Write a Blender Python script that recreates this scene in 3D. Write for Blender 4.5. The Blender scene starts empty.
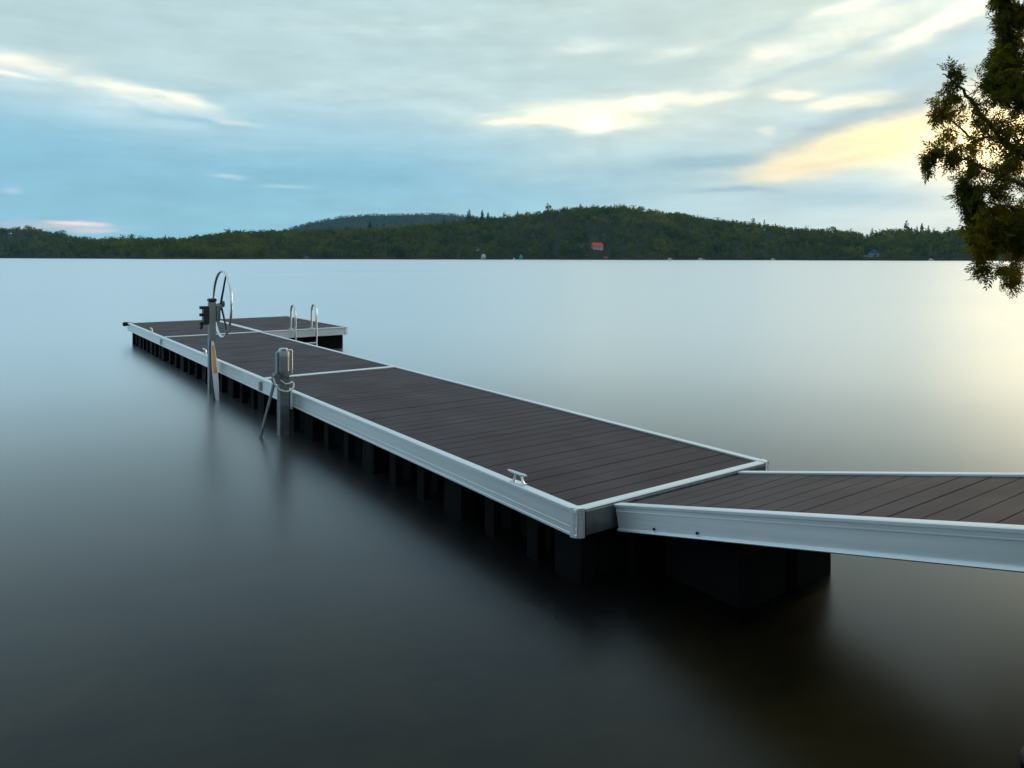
import bpy, math, random
import numpy as np
from mathutils import Vector, Matrix
random.seed(7)
RNG = np.random.default_rng(7)
sc = bpy.context.scene
COL = sc.collection
PI = math.pi

# ------------------------------------------------------------------ camera constants
F, HOR, CAMZ = 751.8, 258.2, 1.921
DECK = 0.443
ROLL = 0.0021

# ------------------------------------------------------------------ helpers
class MB:
    """collects shapes, then becomes ONE mesh object"""
    def __init__(self):
        self.v, self.f, self.s = [], [], []
    def add(self, vs, fs, smooth=False):
        o = len(self.v)
        self.v += [tuple(p) for p in vs]
        self.f += [tuple(o + i for i in f) for f in fs]
        self.s += [smooth] * len(fs)
        return self
    def box(self, x0, x1, y0, y1, z0, z1, b=0.0):
        if b <= 0:
            vs = [(x0,y0,z0),(x1,y0,z0),(x1,y1,z0),(x0,y1,z0),(x0,y0,z1),(x1,y0,z1),(x1,y1,z1),(x0,y1,z1)]
            fs = [(3,2,1,0),(4,5,6,7),(0,1,5,4),(1,2,6,5),(2,3,7,6),(3,0,4,7)]
            return self.add(vs, fs)
        # chamfered in plan and at the top/bottom
        def ring(i, z):
            a = i
            return [(x0+a,y0+a,z),(x1-a,y0+a,z),(x1-a,y1-a,z),(x0+a,y1-a,z)]
        vs = ring(b, z0) + ring(0, z0+b) + ring(0, z1-b) + ring(b, z1)
        fs = [(3,2,1,0),(12,13,14,15)]
        for k in range(3):
            for i in range(4):
                j = (i+1) % 4
                fs.append((4*k+i, 4*k+j, 4*k+4+j, 4*k+4+i))
        return self.add(vs, fs)
    def obox(self, c, ax, ay, az):
        """oriented box: centre, three half-axis vectors"""
        c, ax, ay, az = map(Vector, (c, ax, ay, az))
        vs = [c + sx*ax + sy*ay + sz*az for sz in (-1,1) for sx, sy in ((-1,-1),(1,-1),(1,1),(-1,1))]
        return self.add(vs, [(3,2,1,0),(4,5,6,7),(0,1,5,4),(1,2,6,5),(2,3,7,6),(3,0,4,7)])
    def tube(self, pts, r, n=10, closed=False, caps=True):
        pts = [Vector(p) for p in pts]
        rs = r if isinstance(r, (list, tuple)) else [r]*len(pts)
        m = len(pts); vs = []; prev = None
        for i, p in enumerate(pts):
            if closed: t = pts[(i+1) % m] - pts[i-1]
            else: t = pts[min(i+1, m-1)] - pts[max(i-1, 0)]
            t.normalize()
            if prev is None:
                a = Vector((0,0,1)) if abs(t.z) < .9 else Vector((1,0,0))
                nrm = t.cross(a).normalized()
            else:
                nrm = (prev - t*prev.dot(t))
                nrm = nrm.normalized() if nrm.length > 1e-6 else t.orthogonal().normalized()
            prev = nrm; b = t.cross(nrm)
            for k in range(n):
                an = 2*PI*k/n
                vs.append(p + (nrm*math.cos(an) + b*math.sin(an))*rs[i])
        fs = []
        for i in range(m if closed else m-1):
            i2 = (i+1) % m
            for k in range(n):
                k2 = (k+1) % n
                fs.append((i*n+k, i*n+k2, i2*n+k2, i2*n+k))
        self.add(vs, fs, True)
        if caps and not closed:
            self.add(vs[:n], [tuple(reversed(range(n)))])
            self.add(vs[-n:], [tuple(range(n))])
        return self
    def extrude(self, prof, origin, d, side, L):
        """profile [(a,z)] carried along direction d for length L; a is measured along side"""
        o, d, side = Vector(origin), Vector(d), Vector(side)
        n = len(prof)
        vs = [o + side*a + Vector((0,0,z)) + d*t for t in (0, L) for a, z in prof]
        fs = [(i, (i+1) % n, n+(i+1) % n, n+i) for i in range(n)]
        fs += [tuple(reversed(range(n))), tuple(range(n, 2*n))]
        return self.add(vs, fs)
    def build(self, name, m, parent=None, fix=True):
        me = bpy.data.meshes.new(name)
        me.from_pydata(self.v, [], self.f)
        me.polygons.foreach_set('use_smooth', self.s)
        if fix:
            import bmesh
            bm = bmesh.new(); bm.from_mesh(me)
            bmesh.ops.recalc_face_normals(bm, faces=bm.faces); bm.to_mesh(me); bm.free()
        me.materials.append(m)
        o = bpy.data.objects.new(name, me); COL.objects.link(o)
        if parent: o.parent = parent
        return o

def np_mesh(name, verts, faces, m, parent=None, smooth=False):
    """verts (N,3), faces (M,k) -> one mesh object, fast"""
    me = bpy.data.meshes.new(name)
    nv, (nf, k) = len(verts), faces.shape
    me.vertices.add(nv); me.vertices.foreach_set('co', np.asarray(verts, np.float32).ravel())
    me.loops.add(nf*k); me.loops.foreach_set('vertex_index', faces.astype(np.int32).ravel())
    me.polygons.add(nf)
    me.polygons.foreach_set('loop_start', np.arange(0, nf*k, k, dtype=np.int32))
    me.polygons.foreach_set('loop_total', np.full(nf, k, np.int32))
    if smooth: me.polygons.foreach_set('use_smooth', np.ones(nf, bool))
    me.update(calc_edges=True); me.validate()
    me.materials.append(m)
    o = bpy.data.objects.new(name, me); COL.objects.link(o)
    if parent: o.parent = parent
    return o

def tag(o, label=None, cat=None, group=None, kind=None):
    for k, v in (('label', label), ('category', cat), ('group', group), ('kind', kind)):
        if v: o[k] = v
    return o
def empty(name, loc=(0,0,0), rz=0.0):
    o = bpy.data.objects.new(name, None); COL.objects.link(o)
    o.empty_display_size = .2
    o.location = loc; o.rotation_euler = (0,0,rz)
    return o

# ------------------------------------------------------------------ materials
def newmat(name):
    m = bpy.data.materials.new(name); m.use_nodes = True
    nt = m.node_tree
    return m, nt, nt.nodes['Principled BSDF'], nt.nodes['Material Output']
def nd(nt, t, **kw):
    n = nt.nodes.new(t)
    for k, v in kw.items():
        if k == 'inp':
            for a, b in v.items(): n.inputs[a].default_value = b
        else: setattr(n, k, v)
    return n
def ramp(nt, src, stops):
    r = nd(nt, 'ShaderNodeValToRGB')
    el = r.color_ramp.elements
    while len(el) < len(stops): el.new(.5)
    for e, (p, c) in zip(el, stops): e.position = p; e.color = (*c, 1)
    nt.links.new(src, r.inputs['Fac'])
    return r.outputs['Color']
def noise(nt, scale, detail=4, rough=.55, vec=None, stretch=None, coord='Object'):
    tc = nd(nt, 'ShaderNodeTexCoord')
    v = tc.outputs[coord]
    if stretch:
        mp = nd(nt, 'ShaderNodeMapping'); mp.inputs['Scale'].default_value = stretch
        nt.links.new(v, mp.inputs['Vector']); v = mp.outputs['Vector']
    n = nd(nt, 'ShaderNodeTexNoise', inp={'Scale': scale, 'Detail': detail, 'Roughness': rough})
    nt.links.new(v, n.inputs['Vector'])
    return n.outputs['Fac']
def simple(name, c0, c1, rough=.5, metal=0.0, scale=6, stretch=None, bump=0.0, r1=None, detail=4, spec=None):
    m, nt, p, out = newmat(name)
    f = noise(nt, scale, detail, .6, stretch=stretch)
    nt.links.new(ramp(nt, f, [(.3, c0), (.7, c1)]), p.inputs['Base Color'])
    p.inputs['Metallic'].default_value = metal
    p.inputs['Roughness'].default_value = rough
    if spec is not None: p.inputs['Specular IOR Level'].default_value = spec
    if r1 is not None:
        mr = nd(nt, 'ShaderNodeMapRange', inp={'From Min': .3, 'From Max': .7, 'To Min': rough, 'To Max': r1})
        nt.links.new(f, mr.inputs['Value']); nt.links.new(mr.outputs['Result'], p.inputs['Roughness'])
    if bump:
        b = nd(nt, 'ShaderNodeBump', inp={'Strength': bump, 'Distance': .01})
        nt.links.new(f, b.inputs['Height']); nt.links.new(b.outputs['Normal'], p.inputs['Normal'])
    return m

M = {}
M['alu'] = simple('brushed_aluminium', (.78,.79,.80), (.92,.92,.92), .34, .72, 3.0, (1,.15,6), 0, .5)
M['alu_dark'] = simple('weathered_aluminium', (.26,.26,.265), (.36,.36,.365), .38, .9, 4, None, 0, .55)
M['steel'] = simple('galvanised_steel', (.15,.155,.16), (.27,.275,.28), .4, .8, 14, None, .02, .55)
M['chrome'] = simple('polished_tube', (.72,.73,.74), (.8,.8,.8), .16, 1.0, 5, None, 0, .24)
M['black_plastic'] = simple('black_plastic', (.003,.003,.0035), (.007,.007,.008), .6, 0, 5, (1,1,.3), .05, .8, spec=.08)
M['black_metal'] = simple('black_metal', (.018,.018,.02), (.04,.04,.042), .4, .3, 9, None, 0, .55)
M['rope'] = simple('pale_rope', (.55,.55,.53), (.72,.72,.70), .8, 0, 60, None, .3)
M['white_paint'] = simple('white_paint', (.74,.74,.72), (.82,.82,.80), .4, 0, 5, None, 0, .5)
M['orange_paint'] = simple('orange_paint', (.72,.26,.03), (.80,.34,.05), .4, 0, 6)
M['navy_tone'] = simple('navy_tone', (.02,.03,.11), (.03,.045,.16), .4, 0, 6)
M['rust'] = simple('rusty_hub', (.20,.10,.04), (.34,.19,.08), .7, .2, 30)
M['stone'] = simple('wet_stone', (.03,.024,.018), (.085,.062,.045), .6, 0, 9, None, .5)
M['bark'] = simple('cedar_bark', (.05,.035,.025), (.13,.09,.065), .9, 0, 12, (4,4,.6), .6)
M['far_bark'] = simple('conifer_bark', (.06,.05,.04), (.12,.10,.08), .9, 0, 2, (4,4,.6))

# composite decking: each board a little different
m, nt, p, out = newmat('composite_decking')
tc = nd(nt, 'ShaderNodeTexCoord')
sep = nd(nt, 'ShaderNodeSeparateXYZ'); nt.links.new(tc.outputs['Object'], sep.inputs[0])
dv = nd(nt, 'ShaderNodeMath', operation='DIVIDE', inp={1: .1465}); nt.links.new(sep.outputs['Y'], dv.inputs[0])
fl = nd(nt, 'ShaderNodeMath', operation='FLOOR'); nt.links.new(dv.outputs[0], fl.inputs[0])
wn = nd(nt, 'ShaderNodeTexWhiteNoise', noise_dimensions='1D'); nt.links.new(fl.outputs[0], wn.inputs['W'])
gn = noise(nt, 7, 6, .65, stretch=(.5, 9, 1))
bn = noise(nt, 2.2, 3, .5)
a1 = nd(nt, 'ShaderNodeMath', operation='MULTIPLY_ADD', inp={1: .2, 2: .08}); nt.links.new(wn.outputs['Value'], a1.inputs[0])
a2 = nd(nt, 'ShaderNodeMath', operation='MULTIPLY_ADD', inp={1: .4}); nt.links.new(gn, a2.inputs[0]); nt.links.new(a1.outputs[0], a2.inputs[2])
a3 = nd(nt, 'ShaderNodeMath', operation='MULTIPLY_ADD', inp={1: .3}); nt.links.new(bn, a3.inputs[0]); nt.links.new(a2.outputs[0], a3.inputs[2])
nt.links.new(ramp(nt, a3.outputs[0], [(.25, (.052,.034,.036)), (.75, (.068,.045,.048))]), p.inputs['Base Color'])
rr = nd(nt, 'ShaderNodeMapRange', inp={'From Min': .3, 'From Max': .7, 'To Min': .52, 'To Max': .66}); nt.links.new(bn, rr.inputs[0]); nt.links.new(rr.outputs[0], p.inputs['Roughness'])
bp = nd(nt, 'ShaderNodeBump', inp={'Strength': .25, 'Distance': .004}); nt.links.new(gn, bp.inputs['Height']); nt.links.new(bp.outputs[0], p.inputs['Normal'])
p.inputs['Specular IOR Level'].default_value = .16
M['deck'] = m

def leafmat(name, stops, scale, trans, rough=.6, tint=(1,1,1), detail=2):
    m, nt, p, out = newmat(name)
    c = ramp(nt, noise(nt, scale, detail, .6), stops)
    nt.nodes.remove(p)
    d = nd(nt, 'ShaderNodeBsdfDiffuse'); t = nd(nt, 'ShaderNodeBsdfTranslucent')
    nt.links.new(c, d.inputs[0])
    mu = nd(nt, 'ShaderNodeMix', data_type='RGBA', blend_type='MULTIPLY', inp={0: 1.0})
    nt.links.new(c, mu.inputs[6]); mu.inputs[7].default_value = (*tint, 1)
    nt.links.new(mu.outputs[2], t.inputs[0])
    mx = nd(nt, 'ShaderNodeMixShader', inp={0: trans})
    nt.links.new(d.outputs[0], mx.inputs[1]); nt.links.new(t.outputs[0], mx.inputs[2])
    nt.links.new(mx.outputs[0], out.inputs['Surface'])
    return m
M['forest'] = leafmat('forest_foliage', [(.36,(.050,.082,.013)), (.5,(.115,.140,.017)), (.65,(.21,.205,.02))], .024, .42, detail=5)
M['ridge'] = leafmat('ridge_foliage', [(.38,(.03,.07,.03)), (.62,(.08,.12,.04))], .006, .2, detail=4)
M['conifer'] = leafmat('conifer_foliage', [(.3,(.016,.026,.014)), (.7,(.035,.046,.02))], .2, .15)
M['pale_conifer'] = leafmat('bare_twig_foliage', [(.3,(.16,.15,.13)), (.7,(.24,.22,.19))], .3, .15)
M['brown_conifer'] = leafmat('browning_foliage', [(.3,(.10,.055,.03)), (.7,(.17,.09,.05))], .3, .2)
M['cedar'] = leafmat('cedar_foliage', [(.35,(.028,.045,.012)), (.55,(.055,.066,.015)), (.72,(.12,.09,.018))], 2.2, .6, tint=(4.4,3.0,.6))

# ground: silt under water, soil and grass on the shore, forest floor far off
m, nt, p, out = newmat('lake_bed_and_soil')
tc = nd(nt, 'ShaderNodeTexCoord'); sep = nd(nt, 'ShaderNodeSeparateXYZ'); nt.links.new(tc.outputs['Object'], sep.inputs[0])
n1 = noise(nt, 1.3, 6, .6); n2 = noise(nt, .02, 5, .6)
silt = ramp(nt, n1, [(.3,(.05,.045,.02)), (.5,(.10,.085,.04)), (.7,(.16,.13,.075))])
soil = ramp(nt, n2, [(.3,(.020,.028,.012)), (.7,(.05,.055,.022))])
mr = nd(nt, 'ShaderNodeMapRange', inp={'From Min': -.05, 'From Max': .35}); nt.links.new(sep.outputs['Z'], mr.inputs[0])
mx = nd(nt, 'ShaderNodeMix', data_type='RGBA'); nt.links.new(mr.outputs[0], mx.inputs[0]); nt.links.new(silt, mx.inputs[6]); nt.links.new(soil, mx.inputs[7])
nt.links.new(mx.outputs[2], p.inputs['Base Color']); p.inputs['Roughness'].default_value = .95; p.inputs['Specular IOR Level'].default_value = .1
M['ground'] = m

# lake water: rough mirror by Fresnel over tea-stained clear water
m, nt, p, out = newmat('lake_water'); nt.nodes.remove(p)
lw = nd(nt, 'ShaderNodeLayerWeight', inp={'Blend': .5})
fr = nd(nt, 'ShaderNodeFloatCurve'); cu = fr.mapping.curves[0]
CP = [(0,.022),(.30,.026),(.44,.042),(.59,.115),(.72,.29),(.815,.60),(.88,.86),(.94,.97),(1,1)]
while len(cu.points) < len(CP): cu.points.new(.5, .5)
for q_, (a_, b_) in zip(cu.points, CP): q_.location = (a_, b_)
fr.mapping.update(); nt.links.new(lw.outputs['Facing'], fr.inputs['Value'])
gl = nd(nt, 'ShaderNodeBsdfGlossy', distribution='MULTI_GGX', inp={'Color': (.925,.955,.99,1), 'Roughness': .3})
rn = noise(nt, .05, 4, .55, stretch=(.35, 1.6, 1))
mr = nd(nt, 'ShaderNodeMapRange', inp={'From Min': .3, 'From Max': .7, 'To Min': .27, 'To Max': .32}); nt.links.new(rn, mr.inputs[0]); nt.links.new(mr.outputs[0], gl.inputs['Roughness'])
tr = nd(nt, 'ShaderNodeBsdfTransparent', inp={'Color': (.44,.40,.22,1)})
mx = nd(nt, 'ShaderNodeMixShader'); nt.links.new(fr.outputs[0], mx.inputs[0]); nt.links.new(tr.outputs[0], mx.inputs[1]); nt.links.new(gl.outputs[0], mx.inputs[2])
nt.links.new(mx.outputs[0], out.inputs['Surface'])
M['water'] = m

# ------------------------------------------------------------------ world: low sun behind broken cloud
SUN_AZ, SUN_EL = math.radians(44.0), math.radians(8.5)
world = bpy.data.worlds.new('World'); sc.world = world; world.use_nodes = True
nt = world.node_tree; L = nt.links
bg = nt.nodes['Background']; bg.inputs['Strength'].default_value = .1
sky = nd(nt, 'ShaderNodeTexSky', sky_type='NISHITA'); sky.sun_disc = False
sky.sun_elevation = SUN_EL; sky.sun_rotation = SUN_AZ; sky.dust_density = 2.0
tc = nd(nt, 'ShaderNodeTexCoord')
sep = nd(nt, 'ShaderNodeSeparateXYZ'); L.new(tc.outputs['Generated'], sep.inputs[0])
def mth(op, a, b=None, c=None):
    n = nd(nt, 'ShaderNodeMath', operation=op)
    for i, q in enumerate((a, b, c)):
        if q is None: continue
        if isinstance(q, (int, float)): n.inputs[i].default_value = q
        else: L.new(q, n.inputs[i])
    return n.outputs[0]
AZ = mth('ARCTAN2', sep.outputs['X'], sep.outputs['Y'])
EL = mth('ARCSINE', sep.outputs['Z'])
cmb = nd(nt, 'ShaderNodeCombineXYZ'); L.new(AZ, cmb.inputs[0]); L.new(EL, cmb.inputs[1])
def wnoise(sx, sy, detail, rot=0.0, rough=.55, off=0.0):
    mp = nd(nt, 'ShaderNodeMapping'); mp.inputs['Scale'].default_value = (sx, sy, 1); mp.inputs['Rotation'].default_value = (0,0,rot); mp.inputs['Location'].default_value = (off, off*.7, 0)
    L.new(cmb.outputs[0], mp.inputs[0])
    n = nd(nt, 'ShaderNodeTexNoise', inp={'Scale': 1.0, 'Detail': detail, 'Roughness': rough}); L.new(mp.outputs[0], n.inputs['Vector'])
    return n.outputs['Fac']
w1 = wnoise(11, 26, 5, off=3.1); w2 = wnoise(11, 26, 5, off=11.7)
AZW = mth('MULTIPLY_ADD', mth('SUBTRACT', w1, .5), .085, AZ)
ELW = mth('MULTIPLY_ADD', mth('SUBTRACT', w2, .5), .022, EL)
streak = wnoise(9, 46, 6, rot=-.12, rough=.6, off=5.0)
streak2 = wnoise(16, 30, 6, rot=.5, rough=.6, off=9.0)
def pix(px, py):
    az = math.atan((px-512)/F)
    return az, math.atan((HOR + ROLL*(px-512) - py)/F*math.cos(az))
def blob(px, py, sx, sy, rot, hard=1.0, nz=None, nk=0.0, p=1.0):
    pw = p
    """soft elongated patch of sky at a compass direction and elevation"""
    a0, e0 = pix(px, py)
    c, s = math.cos(rot), math.sin(rot)
    da, de = mth('SUBTRACT', AZW, a0), mth('SUBTRACT', ELW, e0)
    p = mth('DIVIDE', mth('ADD', mth('MULTIPLY', da, c), mth('MULTIPLY', de, s)), sx/F)
    q = mth('DIVIDE', mth('SUBTRACT', mth('MULTIPLY', de, c), mth('MULTIPLY', da, s)), sy/F)
    r2 = mth('ADD', mth('MULTIPLY', p, p), mth('MULTIPLY', q, q))
    if pw != 1.0: r2 = mth('POWER', r2, pw)
    g = mth('EXPONENT', mth('MULTIPLY', r2, -hard))
    if nz is not None:
        k = nd(nt, 'ShaderNodeMapRange', inp={'From Min': .36, 'From Max': .62, 'To Min': 1-nk, 'To Max': 1.0}); L.new(nz, k.inputs[0])
        g = mth('MULTIPLY', g, k.outputs[0])
    return g
def mixc(fac, a, b):
    n = nd(nt, 'ShaderNodeMix', data_type='RGBA', clamp_factor=True)
    if isinstance(fac, (int, float)): n.inputs[0].default_value = fac
    else: L.new(fac, n.inputs[0])
    for i, q in ((6, a), (7, b)):
        if isinstance(q, tuple): n.inputs[i].default_value = (*q, 1)
        else: L.new(q, n.inputs[i])
    return n.outputs[2]
def srgb(r, g, b, k=10.5):
    f = lambda c: ((c/255+.055)/1.055)**2.4 if c > 10 else c/255/12.92
    return (f(r)*k, f(g)*k, f(b)*k)
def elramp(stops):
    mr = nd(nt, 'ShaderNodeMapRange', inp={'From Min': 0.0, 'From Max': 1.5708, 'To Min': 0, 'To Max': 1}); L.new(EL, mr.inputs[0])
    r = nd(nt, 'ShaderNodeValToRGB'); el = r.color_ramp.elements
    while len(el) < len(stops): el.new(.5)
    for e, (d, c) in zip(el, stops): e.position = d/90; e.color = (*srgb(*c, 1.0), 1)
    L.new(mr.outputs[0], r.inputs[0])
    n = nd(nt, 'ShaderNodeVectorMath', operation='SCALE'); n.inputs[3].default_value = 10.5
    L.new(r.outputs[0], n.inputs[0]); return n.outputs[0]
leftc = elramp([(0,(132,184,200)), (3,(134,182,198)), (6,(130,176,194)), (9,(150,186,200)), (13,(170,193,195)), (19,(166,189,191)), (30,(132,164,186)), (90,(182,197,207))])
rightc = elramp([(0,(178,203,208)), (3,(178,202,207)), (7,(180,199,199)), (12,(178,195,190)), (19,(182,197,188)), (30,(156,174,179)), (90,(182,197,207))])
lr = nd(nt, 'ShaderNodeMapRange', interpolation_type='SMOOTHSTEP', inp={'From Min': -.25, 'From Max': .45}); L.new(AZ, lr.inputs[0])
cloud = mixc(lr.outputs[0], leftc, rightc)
# behind the viewer the veil is dimmer and bluer
back = mth('MULTIPLY', sep.outputs['Y'], -1.0)
bk = nd(nt, 'ShaderNodeMapRange', interpolation_type='SMOOTHSTEP', inp={'From Min': -.1, 'From Max': .9}); L.new(back, bk.inputs[0])
cloud = mixc(mth('MULTIPLY', bk.outputs[0], .35), cloud, srgb(96,124,150))
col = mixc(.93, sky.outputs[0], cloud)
def layer(fac, c, amp=1.0):
    global col
    col = mixc(mth('MULTIPLY', fac, amp), col, srgb(*c))
R = math.radians
# blue openings low in the sky
layer(blob(20, 146, 130, 30, R(-3), nz=streak, nk=.25), (126,174,194), .8)
layer(blob(340, 172, 120, 17, R(2), nz=streak, nk=.2), (124,172,190), .75)
layer(blob(500, 192, 110, 18, R(0)), (134,180,198), .6)
layer(blob(640, 170, 130, 16, 0), (152,182,190), .6)
# soft grey folds of the upper veil
layer(blob(90, 22, 160, 14, R(5), nz=streak, nk=.8), (158,182,188), .6)
layer(blob(300, 60, 150, 20, R(2), nz=streak, nk=.8), (164,187,192), .6)
layer(blob(430, 24, 160, 12, R(4), nz=streak, nk=.7), (186,203,200), .5)
layer(blob(440, 96, 150, 16, R(-2), nz=streak, nk=.7), (188,204,202), .55)
layer(blob(610, 25, 120, 10, R(8), nz=streak, nk=.7), (166,184,186), .55)
layer(blob(560, 80, 110, 9, R(5), nz=streak, nk=.6), (166,186,188), .5)
layer(blob(690, 120, 90, 14, R(14), nz=streak2, nk=.5), (172,190,188), .6)
# grey bands and cream ridges fanning up from the yellow gap
layer(blob(850, 40, 230, 20, R(20), nz=streak2, nk=.5), (214,220,208), .7)
layer(blob(930, 66, 110, 20, R(22)), (166,190,200), .75)
layer(blob(790, 74, 150, 6, R(17), nz=streak2, nk=.4), (160,182,186), .65)
layer(blob(760, 34, 120, 5, R(15), nz=streak2, nk=.5), (164,184,188), .55)
layer(blob(855, 121, 125, 9, R(19), p=1.5), (158,176,180), .85)
layer(blob(905, -6, 40, 8, R(12)), (164,186,196), .7)
layer(blob(770, 52, 26, 9, R(10), nz=streak2, nk=.5), (236,232,212), .75)
layer(blob(690, 50, 40, 8, R(8), nz=streak, nk=.6), (222,226,212), .6)
layer(blob(588, 47, 34, 6, R(4), nz=streak, nk=.6), (220,226,214), .6)
layer(blob(950, 17, 58, 9, R(22), p=1.4), (247,243,222), .9)
layer(blob(868, 22, 46, 12, R(16), nz=streak2, nk=.6), (232,232,214), .75)
layer(blob(850, 6, 30, 6, R(10)), (244,240,218), .7)
# yellow gap with a clear upper edge
layer(blob(880, 196, 120, 14, R(1)), (168,193,202), .75)
layer(blob(868, 145, 108, 19, R(11), p=2.0, nz=streak, nk=.22), (246,226,176), .95)
layer(blob(920, 133, 50, 19, R(13), p=1.5), (254,236,178), .95)
layer(blob(795, 167, 40, 7, R(14), p=1.4), (240,220,182), .7)
layer(blob(850, 160, 70, 2.2, R(6), nz=streak, nk=.6), (226,204,170), .6)
layer(blob(900, 148, 40, 2.0, R(8)), (232,206,160), .5)
layer(blob(712, 162, 46, 7, R(1), p=1.4), (142,172,182), .75)
layer(blob(735, 190, 46, 3, R(0), p=1.4), (146,174,186), .7)
# bright openings
layer(blob(578, 116, 92, 13, R(3), nz=streak, nk=.5), (240,236,206), .95)
layer(blob(596, 119, 46, 9, R(-2), p=1.3, nz=streak, nk=.25), (255,250,208), 1.0)
layer(blob(589, 124, 20, 9, R(10), p=1.3), (255,255,228), 1.0)
layer(blob(645, 104, 32, 6, R(12), p=1.3), (250,244,214), .85)
layer(blob(520, 121, 34, 4, R(2), p=1.3), (244,238,210), .8)
layer(blob(618, 112, 26, 2.5, R(-8)), (214,216,200), .6)
layer(blob(715, 96, 40, 5, R(3), p=1.4, nz=streak, nk=.3), (238,232,206), .85)
layer(blob(790, 95, 20, 5, R(2), p=1.4), (246,238,210), .85)
layer(blob(848, 102, 34, 7, R(2), p=1.4, nz=streak, nk=.25), (248,238,204), .9)
layer(blob(770, 131, 9, 4, R(0), p=1.4), (236,230,206), .4)
# the veiled sun itself, low and far brighter than its surroundings
col = mixc(mth('MULTIPLY', blob(1012, 140, 58, 30, R(8)), .95), col, srgb(255,224,156,27.0))
# wisps over the far side of the lake
layer(blob(60, 88, 110, 16, R(-10), nz=streak, nk=.4), (198,212,212), .6)
layer(blob(24, 62, 34, 7.5, R(2), p=1.1, nz=streak, nk=.4), (240,235,212), .9)
layer(blob(8, 76, 24, 1.8, R(-3)), (238,234,212), .8)
layer(blob(136, 92, 60, 6.5, R(-9), p=1.1, nz=streak, nk=.45), (236,233,214), .9)
layer(blob(165, 96, 28, 3.5, R(-10), p=1.1, nz=streak, nk=.4), (246,241,218), .8)
layer(blob(235, 120, 18, 3, R(-4)), (200,212,210), .7)
layer(blob(190, 118, 32, 3, R(-6)), (134,174,190), .7)
layer(blob(45, 226, 36, 3.5, R(2), nz=streak, nk=.4), (206,188,198), .8)
layer(blob(74, 223, 20, 2, R(-2), p=1.3), (232,208,198), .9)
layer(blob(94, 231, 16, 2, R(0)), (216,196,200), .7)
layer(blob(225, 177, 16, 2.0, 0), (190,210,212), .5)
layer(blob(285, 187, 22, 2.5, 0), (178,206,212), .5)
layer(blob(3, 191, 8, 2, 0), (206,206,208), .4)
# fine streaky structure everywhere, stronger higher up
fs_ = nd(nt, 'ShaderNodeMapRange', inp={'From Min': .35, 'From Max': .68, 'To Min': .93, 'To Max': 1.06}); L.new(streak, fs_.inputs[0])
fs2 = nd(nt, 'ShaderNodeMapRange', inp={'From Min': .35, 'From Max': .68, 'To Min': .98, 'To Max': 1.025}); L.new(streak2, fs2.inputs[0])
sca = nd(nt, 'ShaderNodeVectorMath', operation='SCALE'); L.new(col, sca.inputs[0]); L.new(mth('MULTIPLY', fs_.outputs[0], fs2.outputs[0]), sca.inputs[3])
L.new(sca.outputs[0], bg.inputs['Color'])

# sun lamp: low, warm, softened by the thin cloud
sl = bpy.data.lights.new('sun', 'SUN'); sl.energy = .8; sl.angle = R(12); sl.color = (1,.74,.42)
so = bpy.data.objects.new('sun', sl); COL.objects.link(so)
sd = Vector((math.sin(SUN_AZ)*math.cos(SUN_EL), math.cos(SUN_AZ)*math.cos(SUN_EL), math.sin(SUN_EL)))
so.rotation_euler = sd.to_track_quat('Z', 'Y').to_euler(); so.location = (20, 30, 30)

# ------------------------------------------------------------------ camera
cam = bpy.data.cameras.new('camera'); co = bpy.data.objects.new('camera', cam); COL.objects.link(co)
cam.sensor_width = 36; cam.lens = 36*F/1024; cam.shift_y = -(384-HOR)/1024
cam.clip_start = .05; cam.clip_end = 20000
co.matrix_world = Matrix.Translation((0,0,CAMZ)) @ Matrix.Rotation(PI/2, 4, 'X') @ Matrix.Rotation(ROLL, 4, 'Z')
sc.camera = co

# ------------------------------------------------------------------ terrain: one sheet from the near bank to the far hills
SHORE = np.array([(-6000,-900),(-400,-60),(-40,-6),(-6,.6),(-3,1.3),(0,1.75),(1.25,2.0),(2.1,2.86),(3.4,4.6),(4.8,6.45),(7.2,9.5),(14,16),(60,44),(600,180),(6000,1500)], float)
def shore_dist(x, y):
    """signed distance to the near waterline, positive on the land (viewer's) side"""
    best = np.full(x.shape, 1e9); sign = np.ones(x.shape)
    for a, b in zip(SHORE[:-1], SHORE[1:]):
        d = b - a; t = np.clip(((x-a[0])*d[0] + (y-a[1])*d[1])/(d@d), 0, 1)
        px, py = a[0]+t*d[0], a[1]+t*d[1]
        dist = np.hypot(x-px, y-py)
        s = np.where(d[0]*(y-a[1]) - d[1]*(x-a[0]) < 0, 1.0, -1.0)
        upd = dist < best
        best = np.where(upd, dist, best); sign = np.where(upd, s, sign)
    return best*sign
SKY_PX = np.array([-900,-300,0,30,50,75,100,160,190,215,240,265,290,320,350,400,440,470,490,520,545,560,580,600,617,640,660,680,700,720,750,770,800,830,858,866,874,885,900,920,945,965,1000,1100,1400,2200], float)
SKY_PY = np.array([236,232,228,228,231,236,238,238,237,234,231,231,230,229,229,227,223,219,218,215,211,208,207,207,206,209,212,213,217,220,222,225,229,230,232,237,234,231,230,231,231,229,225,222,226,232], float)
RDG_PX = np.array([150,230,275,292,310,340,375,410,440,455,480,520,570,640,720], float)
RDG_PY = np.array([252,242,232,227,221,216,213.5,213,212.5,213,216,221,228,238,252], float)
TREE_H = 13.0
def fshore(az):
    px = 512 + F*np.tan(np.clip(az, -1.2, 1.2))
    base = 1000 + 30*np.sin(az*23+1) + 18*np.sin(az*61) + 8*np.sin(az*140+2)
    return base + 500*np.clip((150-px)/150, 0, 1.6)**1.3
def crest(az):
    return fshore(az) + 330
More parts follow.
